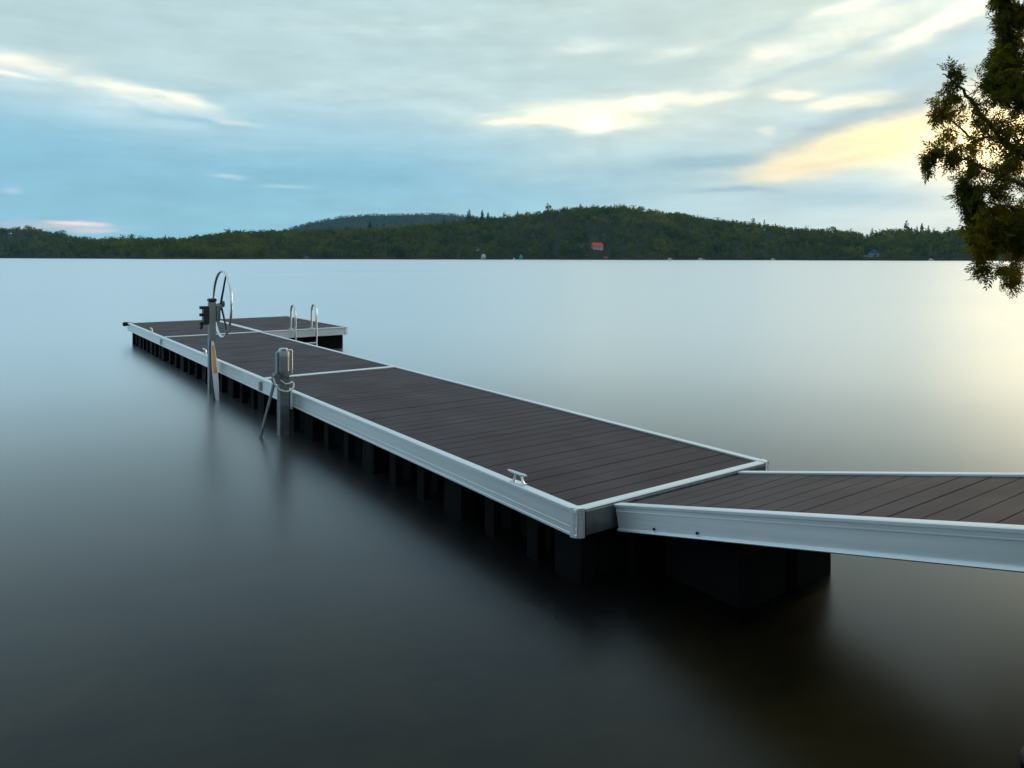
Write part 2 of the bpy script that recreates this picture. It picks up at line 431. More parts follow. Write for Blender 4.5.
def skyline_h(az, pxs, pys, R_, th):
    caz = np.clip(az, -1.15, 1.15)
    px = 512 + F*np.tan(caz)
    py = np.interp(px, pxs, pys)
    return np.maximum((HOR + ROLL*(px-512) - py)/F*(R_*np.cos(caz)) - th + CAMZ, 3.0)
def lump(x, y, s, seed):
    return np.sin(x/s+seed)*np.cos(y/s*1.13+seed*2) + .5*np.sin(x/s*2.3+seed*3+y/s*1.7)
def land_z(x, y):
    x = np.asarray(x, float); y = np.asarray(y, float)
    r = np.hypot(x, y); az = np.arctan2(x, y)
    d = shore_dist(x, y)
    near = np.where(d > 0, np.minimum(.36*d, 1.7) + np.clip(d-6, 0, 400)*.035, np.maximum(.17*d, -3.2))
    near = near + np.where(r < 60, .02*lump(x, y, .7, 1.3), 0)
    front = np.clip((1.25-np.abs(az))/.2, 0, 1)
    rs = fshore(az); rc = crest(az)
    h = skyline_h(az, SKY_PX, SKY_PY, rc, TREE_H)*front
    t = np.clip((r-rs)/(rc-rs), 0, 1)
    far = np.where(r < rs, np.maximum((r-rs)*.06, -3.2), 1.2*np.clip((r-rs)/6, 0, 1) + h*np.sin(t*PI/2)**1.1 + .9*lump(x, y, 45, 2.0)*np.clip(t*3, 0, 1))
    far = np.where(r > rc, far - h*.35*np.clip((r-rc)/900, 0, 1), far)
    hr = skyline_h(az, RDG_PX, RDG_PY, 3500, 11)*np.where(np.abs(az) < .6, 1, 0)
    far = np.where(r > 2200, np.maximum(far, hr*np.exp(-((r-3500)/620)**2) + 2*lump(x, y, 130, .5)), far)
    return np.maximum(near, far)
azs = np.unique(np.concatenate([np.linspace(-PI, PI, 181), np.linspace(-.85, .85, 620)]))
azs = azs[:-1]
rads = np.concatenate([[.02], np.linspace(.4, 12, 40), np.geomspace(12.6, 960, 46), np.linspace(972, 1500, 62), np.geomspace(1530, 2400, 14), np.linspace(2480, 4500, 42)])
AZg, Rg = np.meshgrid(azs, rads, indexing='ij')
X, Y = np.sin(AZg)*Rg, np.cos(AZg)*Rg
Z = land_z(X, Y)
na, nr = X.shape
idx = np.arange(na*nr).reshape(na, nr)
q = np.stack([idx[:, :-1], idx[:, 1:], np.roll(idx, -1, 0)[:, 1:], np.roll(idx, -1, 0)[:, :-1]], -1).reshape(-1, 4)
g = np_mesh('ground', np.stack([X, Y, Z], -1).reshape(-1, 3), q, M['ground'], smooth=True)
tag(g, 'lake bed, bank and wooded hills', kind='structure')
# flip up if needed
if g.data.polygons[5000].normal.z < 0: g.data.flip_normals()

# water sheet
azw = np.linspace(-PI, PI, 97)[:-1]; rw = np.concatenate([[.02], np.geomspace(2, 1900, 24)])
A2, R2 = np.meshgrid(azw, rw, indexing='ij')
idx = np.arange(A2.size).reshape(A2.shape)
q = np.stack([idx[:, :-1], np.roll(idx, -1, 0)[:, :-1], np.roll(idx, -1, 0)[:, 1:], idx[:, 1:]], -1).reshape(-1, 4)
w = np_mesh('water', np.stack([np.sin(A2)*R2, np.cos(A2)*R2, 0*R2], -1).reshape(-1, 3), q, M['water'])
if w.data.polygons[50].normal.z < 0: w.data.flip_normals()
tag(w, 'smooth grey lake water', kind='structure')

# ------------------------------------------------------------------ forest
def rand_quads(c, nrm_bias, size, rng, aspect=(.6, 1.0)):
    """leaf-clump quads at centres c (N,3)"""
    n = len(c)
    nrm = rng.normal(size=(n,3)) + nrm_bias
    nrm /= np.linalg.norm(nrm, axis=1, keepdims=True)
    t = np.cross(nrm, rng.normal(size=(n,3))); t /= np.linalg.norm(t, axis=1, keepdims=True)
    b = np.cross(nrm, t)
    s = (size*(.6+.8*rng.random(n)))[:, None]
    asp = rng.uniform(*aspect, n)[:, None]
    t, b = t*s*.5, b*s*.5*asp
    k = rng.uniform(-.35, .35, (n,1))
    v = np.stack([c - t - b*.6, c + b*(1+k) - t*.1, c + t + b*.5, c - b - t*k], 1)
    return v.reshape(-1, 3)
def quads(nv): return np.arange(nv).reshape(-1, 4)
def round_crown(rng, n):
    """unit-height broadleaf crown made of several lobes: foliage between z .18 and 1"""
    lobes = [(0,0,.62,.30,.36)]
    for i in range(rng.integers(4, 7)):
        a = rng.random()*2*PI; r = rng.uniform(.12, .24)
        lobes.append((math.cos(a)*r, math.sin(a)*r, rng.uniform(.38, .86), rng.uniform(.14, .2), rng.uniform(.12, .2)))
    out = []
    for x, y, z, rr, rz in lobes:
        k = int(n*rr*2/len(lobes)*1.6)
        d = rng.normal(size=(k,3)); d /= np.linalg.norm(d, axis=1, keepdims=True)
        rad = rng.uniform(.7, 1.05, (k,1))
        out.append(np.array([x,y,z]) + d*rad*np.array([rr,rr,rz]))
    return np.concatenate(out)
def conifer_crown(rng, n, base=.12, wid=.2):
    z = base + (1-base)*(1-np.sqrt(rng.random(n)*.985+.002)); z = np.clip(z, base, .995)
    tier = .75 + .25*np.sin(z*42)
    r = wid*(1-z)**.85*tier*rng.uniform(.45, 1.0, n) + .004
    a = rng.random(n)*2*PI
    return np.stack([np.cos(a)*r, np.sin(a)*r, z], 1)
rng = np.random.default_rng(11)
protos = [('b', rand_quads(c := round_crown(rng, 95), (c-np.array([0,0,.55]))*4+np.array([0,0,.4]), .135, rng)) for _ in range(9)]
protos += [('c', rand_quads(conifer_crown(rng, 90), np.array([0,0,.6]), .10, rng)) for _ in range(5)]
SKY_TREES_PX = [373, 384, 470, 483, 548, 581, 617, 752, 835, 871.5, 907, 913, 917, 922, 929]
def scatter(n, az0, az1, rfun0, rfun1, rng):
    az = rng.uniform(az0, az1, n); t = rng.random(n)
    r = rfun0(az) + (rfun1(az)-rfun0(az))*t
    return az, r
def trees_mesh(name, az, r, hs, mat, rng, conif_p, protos, lift=-2.0):
    x, y = np.sin(az)*r, np.cos(az)*r
    z = land_z(x, y) + lift
    vs = []
    nb = [p for k, p in protos if k == 'b']; nc = [p for k, p in protos if k == 'c']
    for i in range(len(az)):
        con = rng.random() < conif_p
        p = nc[rng.integers(len(nc))] if con else nb[rng.integers(len(nb))]
        h = hs[i]*(1.12 if con else 1.0); w = h*rng.uniform(.9, 1.2)*(1.0 if con else 1.0)
        a = rng.random()*2*PI; ca, sa = math.cos(a), math.sin(a)
        v = p*np.array([w, w, h])
        vs.append(np.stack([v[:,0]*ca - v[:,1]*sa + x[i], v[:,0]*sa + v[:,1]*ca + y[i], v[:,2] + z[i]], 1).astype(np.float32))
    v = np.concatenate(vs)
    return np_mesh(name, v, quads(len(v)), mat)
AZM = .86
az, r = scatter(6800, -AZM, AZM, lambda a: fshore(a)+8, lambda a: crest(a)+60, rng)
# thin the left far arm less densely planted behind the crest
hs = rng.uniform(10, 16, len(az))*np.where(rng.random(len(az)) < .07, 1.3, 1)
az2, r2 = scatter(2200, -AZM, AZM, lambda a: crest(a)-90, lambda a: crest(a)+60, rng)
az = np.concatenate([az, az2]); r = np.concatenate([r, r2]); hs = np.concatenate([hs, rng.uniform(8.5, 15.5, 2200)*np.where(rng.random(2200) < .06, 1.22, 1)])
azf = np.linspace(-AZM, AZM, 420) + rng.normal(0, .0015, 420)          # the fringe along the water
rf = fshore(azf) + rng.uniform(3, 9, 420)
az = np.concatenate([az, azf]); r = np.concatenate([r, rf]); hs = np.concatenate([hs, rng.uniform(5, 11, 420)])
px_ = 512 + F*np.tan(az)
# clearings in front of the cabins, and a notch in the wood
CLEAR = [(597,24,58,9.5),(606,0,14,5),(483,0,16,5),(521,0,14,4),(874,8,40,10),(307,0,12,4),(478,36,50,3),(582,36,58,2.5)]
keep = np.ones(len(az), bool)
for cx, d0, d1, hw in CLEAR:
    keep &= ~((np.abs(px_-cx) < hw) & (r-fshore(az) < d1) & (r-fshore(az) > d0))
az, r, hs = az[keep], r[keep], hs[keep]
fo = trees_mesh('forest', az, r, hs, M['forest'], rng, .22, protos)
tag(fo, 'mixed olive green forest covering the hills along the far shore', 'forest', kind='stuff')
small = [('b', rand_quads(c := round_crown(rng, 34), (c-np.array([0,0,.55]))*4+np.array([0,0,.4]), .22, rng)) for _ in range(6)]
small += [('c', rand_quads(conifer_crown(rng, 30), np.array([0,0,.6]), .16, rng)) for _ in range(3)]
az, r = scatter(4200, -.46, .14, lambda a: 2650+0*a, lambda a: 3620+0*a, rng)
rf_ = trees_mesh('ridge_forest', az, r, rng.uniform(9, 15, len(az)), M['ridge'], rng, .3, small)
tag(rf_, 'hazy blue green forest on the distant ridge beyond the hills', 'forest', kind='stuff')

# trees that stand clear of the skyline
def far_tree(px, py, kind, name, label, wid=1.0, mat=None, group=None, dr=0.0, n=240):
    az = math.atan((px-512)/F); rr = float(crest(np.array([az]))[0]) - 25 + dr
    x, y = math.sin(az)*rr, math.cos(az)*rr
    z = float(land_z(np.array([x]), np.array([y]))[0]) - .2
    top = CAMZ + (HOR + ROLL*(px-512) - py)/F*y
    h = max(top - z, 8)
    t = empty(name, (x, y, z))
    rg = np.random.default_rng(int(px*7))
    if kind == 'c':
        c = conifer_crown(rg, n, .2, .25*wid); v = rand_quads(c*np.array([h,h,h]), np.array([0,0,.6]), h*.085, rg)
        tt = .97
    else:
        c = round_crown(rg, n); v = rand_quads(c*np.array([h*1.1*wid,h*1.1*wid,h]), (c-np.array([0,0,.55]))*4, h*.09, rg)
        tt = .7
    b = MB().tube([(0,0,0), (.05*h*.2,0,h*.5), (0,0,h*tt)], [h*.016, h*.011, h*.002], 7)
    b.build('trunk', M['far_bark'], t)
    np_mesh('crown', v, quads(len(v)), mat or (M['conifer'] if kind == 'c' else M['forest']), t)
    tag(t, label, 'tree', group or 'trees standing clear of the skyline')
far_tree(370, 221, 'c', 'spruce_tree', 'taller of the two dark conifers in front of the bluish far ridge', 1.3)
far_tree(384, 223, 'c', 'spruce_tree', 'shorter of the two dark conifers in front of the bluish far ridge', 1.3)
far_tree(444, 218, 'c', 'spruce_tree', 'dark conifer where the bluish far ridge runs behind the main hill', 1.1)
far_tree(469, 208.5, 'c', 'spruce_tree', 'bushy dark conifer on the hill shoulder beside the bluish ridge, tallest of its trio', 1.6)
far_tree(482, 209.5, 'c', 'spruce_tree', 'narrow conifer on the hill shoulder, middle one of its trio', 1.1)
far_tree(488, 211.5, 'c', 'spruce_tree', 'shortest conifer of the trio on the hill shoulder by the bluish ridge', 1.1)
far_tree(548, 203.5, 'r', 'broadleaf_tree', 'round broadleaf tree poking up where the main hill levels off toward its top', .7)
far_tree(580, 203.5, 'c', 'spruce_tree', 'small pointed conifer on the flat of the main hilltop', .9)
far_tree(619, 202.5, 'r', 'broadleaf_tree', 'broad domed tree at the very summit of the main hill', 1.7)
far_tree(753, 217.5, 'r', 'broadleaf_tree', 'small round tree breaking the falling slope of the main hill', .7)
far_tree(835, 226, 'c', 'spruce_tree', 'thin conifer tip rising from the low wood beyond the main hill', .9)
far_tree(872, 226.5, 'c', 'bare_tree', 'pale leafless tree in the notch above the blue roofed cabin', 1.0, M['pale_conifer'], n=90)
far_tree(895, 227.5, 'r', 'broadleaf_tree', 'rounded broadleaf tree between the pale bare tree and the tall conifers', 1.4)
far_tree(906.5, 219.5, 'c', 'spruce_tree', 'tallest conifer of the cluster near the cedar, with reddish brown sides', 1.5, M['brown_conifer'])
far_tree(911.5, 226.5, 'c', 'spruce_tree', 'shortest conifer of the cluster, close beside the tall reddish one', .9)
far_tree(916.8, 225, 'c', 'spruce_tree', 'slim conifer third from the cedar in the skyline cluster', 1.0)
far_tree(921.8, 222.5, 'c', 'spruce_tree', 'second tallest conifer of the skyline cluster, dark green and narrow', 1.1)
far_tree(928.5, 225, 'c', 'spruce_tree', 'conifer of the skyline cluster standing closest to the cedar', 1.1)

# ------------------------------------------------------------------ cabins, boats along the far shore
def flat(name, c, rough=.6):
    return simple(name, tuple(k*.88 for k in c), c, rough, 0, .8)
FM = {'red': flat('red_metal_roof', (.88,.05,.02)), 'wall': flat('pale_siding', (.55,.53,.48)), 'grey': flat('grey_siding', (.30,.31,.31)),
      'blue': flat('blue_metal_roof', (.05,.14,.30)), 'dark': flat('dark_shingle', (.06,.06,.065)), 'maroon': flat('maroon_siding', (.34,.05,.05)),
      'green': flat('green_canvas', (.03,.46,.32)), 'white': flat('white_gelcoat', (.78,.78,.76), .35), 'wood': flat('brown_log_wall', (.22,.13,.07)),
      'canvas': flat('white_canvas', (.62,.63,.60))}
m, nt, p, out = newmat('window_glass')
nz = noise(nt, 2, 2); nt.links.new(ramp(nt, nz, [(.3,(.02,.025,.03)), (.7,(.05,.06,.07))]), p.inputs['Base Color']); p.inputs['Roughness'].default_value = .08
FM['glass'] = m
def shore_pt(px, dr):
    az = math.atan((px-512)/F); rr = float(fshore(np.array([az]))[0]) + dr
    x, y = math.sin(az)*rr, math.cos(az)*rr
    return x, y, float(land_z(np.array([x]), np.array([y]))[0]), az
def cabin(px, dr, w, d, hw, hr, wall, roof, label, name='cabin', rz=0.0, cat='cabin', ridge_along=True, z=None, chimney=True):
    x, y, gz, az = shore_pt(px, dr)
    t = empty(name, (x, y, gz if z is None else z), -az + rz)
    b = MB().box(-w/2, w/2, -d/2, d/2, -2.5, hw)
    b.build('wall', wall, t)
    o = .5; k = MB()
    if ridge_along:   # eaves face the lake
        k.add([(-w/2-o,-d/2-o,hw-.25),(w/2+o,-d/2-o,hw-.25),(w/2+o,0,hw+hr),(-w/2-o,0,hw+hr),(-w/2-o,d/2+o,hw-.25),(w/2+o,d/2+o,hw-.25),
               (-w/2-o,-d/2-o,hw-.5),(w/2+o,-d/2-o,hw-.5),(w/2+o,d/2+o,hw-.5),(-w/2-o,d/2+o,hw-.5)],
              [(0,1,2,3),(3,2,5,4),(6,7,1,0),(7,8,5,2,1),(8,9,4,5),(9,6,0,3,4),(9,8,7,6)])
    else:
        k.add([(-w/2-o,-d/2-o,hw-.25),(-w/2-o,d/2+o,hw-.25),(0,d/2+o,hw+hr),(0,-d/2-o,hw+hr),(w/2+o,-d/2-o,hw-.25),(w/2+o,d/2+o,hw-.25),
               (-w/2-o,-d/2-o,hw-.5),(-w/2-o,d/2+o,hw-.5),(w/2+o,d/2+o,hw-.5),(w/2+o,-d/2-o,hw-.5)],
              [(0,1,2,3),(3,2,5,4),(6,7,1,0),(7,8,5,2,1),(8,9,4,5),(9,6,0,3,4),(9,8,7,6)])
    rf = k.build('roof', roof, t)
    if chimney: MB().box(w*.22, w*.22+.7, .3, 1.0, hw, hw+hr+.8).build('chimney', FM['dark'], rf)
    n = max(2, int(w//3.2))
    for i in range(n):
        cx = -w/2 + w*(i+.5)/n
        if i == n//2: MB().box(cx-.5, cx+.5, -d/2-.06, -d/2-.003, 0, 2.05).build('door', FM['dark'], t)
        else:
            fw = MB().box(cx-.65, cx+.65, -d/2-.07, -d/2-.003, .8, 2.1).build('window', FM['white'], t)
            MB().box(cx-.52, cx+.52, -d/2-.10, -d/2-.072, .92, 1.98).build('pane', FM['glass'], fw)
    return tag(t, label, cat)
cabin(597, 44, 14.5, 8, 3.2, 4.8, FM['wall'], FM['red'], 'pale cabin with bright red roof up in the trees of the main hill', chimney=False, rz=.4)
cabin(606, 4, 5, 4, 2.4, 1.4, FM['maroon'], FM['maroon'], 'small maroon boathouse at the waterline below the red roofed cabin', 'boathouse', cat='boathouse', z=.5, chimney=False)
cabin(874, 26, 12, 8, 5.5, 4.2, FM['grey'], FM['blue'], 'two storey grey cabin with blue roof below the notch in the wood', ridge_along=False)
cabin(865, 10, 9, 6, 2.6, 1.6, FM['wood'], FM['dark'], 'low brown boathouse at the waterline beside the blue roofed cabin', 'boathouse', cat='boathouse', chimney=False)
cabin(478, 48, 5, 5, 3.0, 1.6, FM['canvas'], FM['dark'], 'small pale cabin in the trees above the white dome tent', chimney=False)
cabin(307, 6, 5, 4, 2.2, 1.3, FM['wall'], FM['dark'], 'tiny pale boathouse at the waterline below the bluish ridge', 'boathouse', cat='boathouse', z=.6, chimney=False)
cabin(582, 50, 3.2, 3.2, 2.4, 1.2, FM['grey'], FM['dark'], 'tiny grey shed in the trees beside the red roofed cabin', 'shed', cat='shed', chimney=False)
# dome tent
x, y, gz, az = shore_pt(483.5, 5)
t = empty('dome_tent', (x, y, .4), -az)
b = MB(); n = 14; prof = [(3.2,0),(3.2,3.2),(3.0,4.6),(2.4,5.8),(1.4,6.7),(.05,7.1)]
b.add([(r_*math.cos(2*PI*k/n), r_*math.sin(2*PI*k/n), z_) for r_, z_ in prof for k in range(n)],
      [(i*n+k, i*n+(k+1)%n, (i+1)*n+(k+1)%n, (i+1)*n+k) for i in range(len(prof)-1) for k in range(n)], True)
b.build('canopy', FM['canvas'], t)
MB().box(-.8, .8, -3.35, -3.22, 0, 2.4).build('door', FM['grey'], t)
tag(t, 'white dome shaped tent standing at the waterline of the far shore', 'tent')
# green canopy
x, y, gz, az = shore_pt(521, 4)
t = empty('canopy_shelter', (x, y, .4), -az)
b = MB(); b.add([(-2.3,-2.3,3.4),(2.3,-2.3,3.4),(2.3,2.3,3.4),(-2.3,2.3,3.4),(0,0,7.2)], [(0,1,4),(1,2,4),(2,3,4),(3,0,4),(3,2,1,0)]); b.build('roof', FM['green'], t)
MB().box(-2.1, 2.1, -2.1, -2.0, 0, 3.4).build('curtain', FM['green'], t)
for sx in (-1,1):
    for sy in (-1,1): MB().tube([(sx*2.2, sy*2.2, 0), (sx*2.2, sy*2.2, 3.42)], .07, 6).build('leg', FM['white'], t)
tag(t, 'green canopy shelter at the waterline of the far shore', 'canopy')
# moored motor boats
def motor_boat(px, dr, L_, label, rz=0.0):
    x, y, gz, az = shore_pt(px, dr)
    t = empty('motor_boat', (x, y, 0), -az + rz)
    st = [(-.5,.40,-.1,.75),(-.3,.46,-.2,.78),(0,.48,-.25,.85),(.25,.40,-.2,.95),(.42,.2,-.05,1.08),(.5,.02,.4,1.16)]
    vs = []; 
    for fx, hw, zb, zt in st:
        yy = hw*L_*.32
        vs += [(fx*L_, -yy, zt), (fx*L_, -yy*.72, zb+.1), (fx*L_, 0, zb-.15), (fx*L_, yy*.72, zb+.1), (fx*L_, yy, zt)]
    fs = [(i*5+k, i*5+k+1, i*5+k+6, i*5+k+5) for i in range(len(st)-1) for k in range(4)]
    fs += [(i*5+4, i*5, i*5+5, i*5+9) for i in range(len(st)-1)] + [(0,1,2,3,4), (29,28,27,26,25)]
    MB().add(vs, fs).build('hull', FM['white'], t)
    MB().box(-L_*.30, L_*.2, -L_*.11, L_*.11, .8, 2.5, .15).build('cabin', FM['white'], t)
    MB().box(L_*.202, L_*.215, -L_*.10, L_*.10, 1.7, 2.3).build('windscreen', FM['glass'], t)
    MB().box(-L_*.56, -L_*.5, -.22, .22, .1, 1.15, .06).build('outboard_motor', M['black_metal'], t)
    tag(t, label, 'boat', 'white motor boats moored along the far shore')
motor_boat(670, -9, 8.5, 'white motor boat moored midway between the small maroon boathouse and the longer white boat')
motor_boat(701, -8, 10, 'longer white motor boat moored under the falling slope of the main hill', .12)
motor_boat(773, -9, 6.5, 'small white motor boat between the longer boat and the blue roofed cabin', -.2)
motor_boat(931, -9, 6.5, 'white motor boat moored nearest the cedar branches', .1)
motor_boat(514, -8, 4.5, 'smallest white boat, moored beside the green canopy shelter', .5)

# ------------------------------------------------------------------ dock frame
TH = .62499
dock = empty('floating_dock', (.3819, 4.378, 0), TH)
tag(dock, 'long L-shaped floating dock with brown decking and silver aluminium edges on black floats', 'dock')
W, L1, L2, L3 = 1.83, 5.8646, 5.8448, 3.676
U0, U1, U2, U3 = 0, L1, L1+L2, L1+L2+L3
FT = DECK + .012      # top of the edge extrusion
FB = DECK - .153
# profile across a beam: a runs inward from the outer face
PROF = [(0,FB+.016),(-.006,FB+.012),(-.006,FB),(.05,FB),(.05,FB+.008),(.012,FB+.008),(.012,FT-.012),(.052,FT-.012),(.052,FT-.002),(.048,FT),(-.003,FT),(-.008,FT-.005),(-.008,FT-.024),(-.003,FT-.028),(0,FT-.030),
        (0,FB+.052),(-.003,FB+.050),(-.003,FB+.044),(0,FB+.042)]
PROF = [(a, z) for a, z in PROF]
def beam(m_, p0, p1, inward, prof=PROF):
    p0, p1 = Vector((*p0, 0)), Vector((*p1, 0)); d = p1-p0; l = d.length; d.normalize()
    m_.extrude(prof, p0, d, Vector((*inward, 0)), l)
def boards(x0, x1, y0, y1, pitch=.1465, gap=.0065, top=DECK, th=.026):
    b = MB(); n = round((y1-y0)/pitch); p = (y1-y0)/n
    for i in range(n):
        a, c = y0 + i*p + gap/2, y0 + (i+1)*p - gap/2
        e = .002; zt = top + random.uniform(-.0012, .0012)
        pr = [(a,zt-th),(c,zt-th),(c,zt-e),(c-e,zt),(a+e,zt),(a,zt-e)]
        b.add([(x, yy, zz) for x in (x0, x1) for yy, zz in pr], [tuple(range(5,-1,-1)), tuple(range(6,12))] + [(k,(k+1)%6,6+(k+1)%6,6+k) for k in range(6)])
    return b
def dock_section(x0, x1, y0, y1, nf, lobes, f0=0.0):
    g_ = .004
    x0 += g_; x1 -= g_; y0 += g_; y1 -= g_
    fr_ = MB()
    beam(fr_, (x0,y0), (x0,y1), (1,0)); beam(fr_, (x1,y1), (x1,y0), (-1,0))
    sec = fr_.build('section_frame', M['alu'], dock)
    eb = MB()
    beam(eb, (x0+.0535,y1), (x1-.0535,y1), (0,-1)); eb.build('end_beam', M['alu'], sec)
    boards(x0+.055, x1-.055, y0+.055, y1-.055).build('decking', M['deck'], sec)
    j = MB()
    k = int((y1-y0)/.45)
    for i in range(k+1):
        yy = y0+.11 + (y1-y0-.22)*i/k
        j.box(x0+.06, x1-.06, yy-.02, yy+.02, FB+.02, DECK-.028)
    j.box(x0+.06, x1-.06, y0+.06, y1-.06, FB+.012, FB+.018)  # black backing sheet added so the gaps between boards look dark
    j.build('joists_and_backing', M['black_plastic'], sec)
    return sec
def float_tub(x0, x1, y0, y1, lobes, parent, axis='y', z0=-.28, z1=FB-.003, inset=.055, gw=.095):
    """black tub with moulded vertical grooves along the two long sides"""
    b = MB(); r = .035; outline = []
    if axis == 'x': x0, x1, y0, y1 = y0, y1, x0, x1
    seg = (y1-y0-gw*(lobes-1))/lobes
    side = []
    for i in range(lobes):
        a = y0 + i*(seg+gw); c = a+seg
        side += [(0,a+ (r if i == 0 else .012)), (0,c-(r if i == lobes-1 else .012))]
        if i < lobes-1: side += [(inset,c+.008),(inset,c+gw-.008)]
    ol = [(x0+d, y) for d, y in side] + [(x0+r, y1), (x1-r, y1)] + [(x1-d, y) for d, y in reversed(side)] + [(x1-r, y0), (x0+r, y0)]
    n = len(ol); cx, cy = (x0+x1)/2, (y0+y1)/2
    def lay(s, z): return [((x-cx)*s+cx, (y-cy)*s+cy, z) for x, y in ol]
    vs = lay(.97,z0) + lay(1,z0+.03) + lay(1,z1-.03) + lay(.985,z1)
    fs = [(k*n+i, k*n+(i+1)%n, (k+1)*n+(i+1)%n, (k+1)*n+i) for k in range(3) for i in range(n)] + [tuple(reversed(range(n))), tuple(range(3*n, 4*n))]
    if axis == 'x': vs = [(y, x, z) for x, y, z in vs]
    b.add(vs, fs)
    return b.build('float', M['black_plastic'], parent)
S1 = dock_section(0, W, U0, U1, 4, 3)
S2 = dock_section(0, W, U1, U2, 4, 3)
S3 = dock_section(0, W, U2, U3, 3, 3)
S4 = dock_section(W, 2*W, U2, U3, 3, 3)
def run_floats(sec, x0, x1, y0, y1, n, gap=.22, e0=.07, e1=.07, lobes=3):
    p = (y1-y0-e0-e1+gap)/n
    for i in range(n): float_tub(x0, x1, y0+e0+i*p, y0+e0+(i+1)*p-gap, lobes, sec)
run_floats(S1, .24, W-.06, U0, U1, 4); run_floats(S2, .24, W-.06, U1, U2, 4)
run_floats(S3, .24, W-.06, U2, U3, 3)
def supports(sec, y0, y1, n):
    p = (y1-y0)/n
    for i in range(n+1):
        wide = i % 3 == 0
        if i == n: continue
        h_ = .12 if wide else .055
        yc = y0 + p*i + (h_+.02 if i == 0 else 0)
        MB().box(.045, .16 if wide else .11, yc-h_, yc+h_, -.3, FB-.003, .012).build('float_support', M['black_plastic'], sec)
supports(S1, U0, U1, 12); supports(S2, U1, U2, 12); supports(S3, U2, U3, 9); run_floats(S4, W+.06, 2*W-.06, U2, U3, 3)
# near ends of each section: bright top strip over the beam
def head_beam(sec, x0, x1, y, mat):
    PR = [(0,FB),(0,FT-.03),(-.003,FT-.028),(-.008,FT-.022),(-.008,FT-.006),(-.003,FT-.001),(.048,FT-.001),(.052,FT-.003),(.052,FT-.012),(.012,FT-.012),(.012,FB)]
    h = MB(); beam(h, (x1-.0535,y), (x0+.0535,y), (0,1), PR); return h.build('end_beam', mat, sec)
head_beam(S2, .004, W-.004, U1+.004, M['alu']); head_beam(S3, .004, W-.004, U2+.004, M['alu'])
head_beam(S4, W+.004, 2*W-.004, U2+.004, M['alu'])
# the shore end is faced with a dark grey plank under the bright strip
h = MB(); PR = [(-.004,FT-.013),(-.009,FT-.008),(-.005,FT-.001),(.05,FT-.001),(.052,FT-.004),(.052,FT-.012)]
beam(h, (W-.058,.004), (.058,.004), (0,1), PR); h.build('end_beam', M['alu'], S1)
h = MB().box(.06, W-.06, -.012, .022, FB+.004, FT-.0135, .006); h.build('end_plank', M['steel'], S1)
# corner castings
def corner(sec, x, y, sx, sy, mat=None):
    b = MB(); n = 7; r = .062
    pts = [(r*math.cos(a), r*math.sin(a)) for a in [PI + PI/2*k/(n-1) for k in range(n)]]
    ol = [(x + sx*(r+px_*1.0) - sx*.008, y + sy*(r+py_) - sy*.008) for px_, py_ in pts] + [(x+sx*(r-.008), y+sy*.0), (x+sx*(r-.008), y+sy*(r-.008)), (x, y+sy*(r-.008))]
    m_ = len(ol)
    vs = [(px_, py_, z) for z in (FB-.006, FT+.003) for px_, py_ in ol]
    b.add(vs, [(i,(i+1)%m_,m_+(i+1)%m_,m_+i) for i in range(m_)] + [tuple(reversed(range(m_))), tuple(range(m_,2*m_))])
    b.build('corner_cap', mat or M['alu'], sec)
corner(S1, 0, 0, 1, 1); corner(S1, W, 0, -1, 1)
corner(S4, 2*W, U2, -1, 1); corner(S4, 2*W, U3, -1, -1)
# black rubber bumper wrapped round the far corner
b = MB(); pts = [(-.03, U3-.10, DECK-.02), (-.055, U3-.03, DECK-.02), (-.05, U3+.05, DECK-.02), (.0, U3+.08, DECK-.02), (.12, U3+.05, DECK-.02)]
b.tube(pts, [.03,.045,.048,.045,.03], 10); b.build('corner_bumper', M['black_plastic'], S3)
# splice plates on the outer face where sections meet
for y in (U1, U2):
    MB().box(-.016, -.0085, y-.035, y+.035, FB+.02, FT-.04).build('splice_plate', M['alu_dark'], S2)

# cleats: part of the dock
def cleat(x, y, sec, s=1.0, rz=0.0):
    b = MB()
    b.tube([(-.012,-.105*s,.078*s),(-.003,-.075*s,.072*s),(0,-.03*s,.068*s),(0,.03*s,.068*s),(-.003,.075*s,.072*s),(-.012,.105*s,.078*s)], [.007*s,.011*s,.013*s,.013*s,.011*s,.007*s], 10)
    for k in (-1,1):
        b.tube([(0,k*.03*s,.068*s),(0,k*.042*s,.03*s),(0,k*.052*s,.0)], [.010*s,.010*s,.017*s], 8)
    b.box(-.026*s,.026*s,-.075*s,.075*s,-.002,.008*s,.003)
    o = b.build('cleat', M['chrome'], sec); o.location = (x, y, FT); o.rotation_euler = (0,0,rz)
def u_left(px, x=0.0):
    k = (px-512)/F; c, s = math.cos(TH), math.sin(TH)
    return (.3819 + x*c - k*(4.378 + x*s))/(s + k*c)
cleat(.035, u_left(519, .035), S1, .88, R(5))
cleat(.035, u_left(203), S2, 1.0, 0); cleat(.035, u_left(150), S3, 1.0, 0)

# ------------------------------------------------------------------ ramp
SL = .225
ramp_e = empty('gangway_ramp', (0,0,0), 0)
ang = math.atan(SL)
V0, V1, RL = .285, 1.50, 4.3
c, s = math.cos(TH), math.sin(TH)
hx, hy = .3819 + V0*c + .022*s, 4.378 + V0*s - .022*c
ramp_e.matrix_world = Matrix.Translation((hx, hy, .431)) @ Matrix.Rotation(TH+PI, 4, 'Z') @ Matrix.Rotation(ang, 4, 'X')
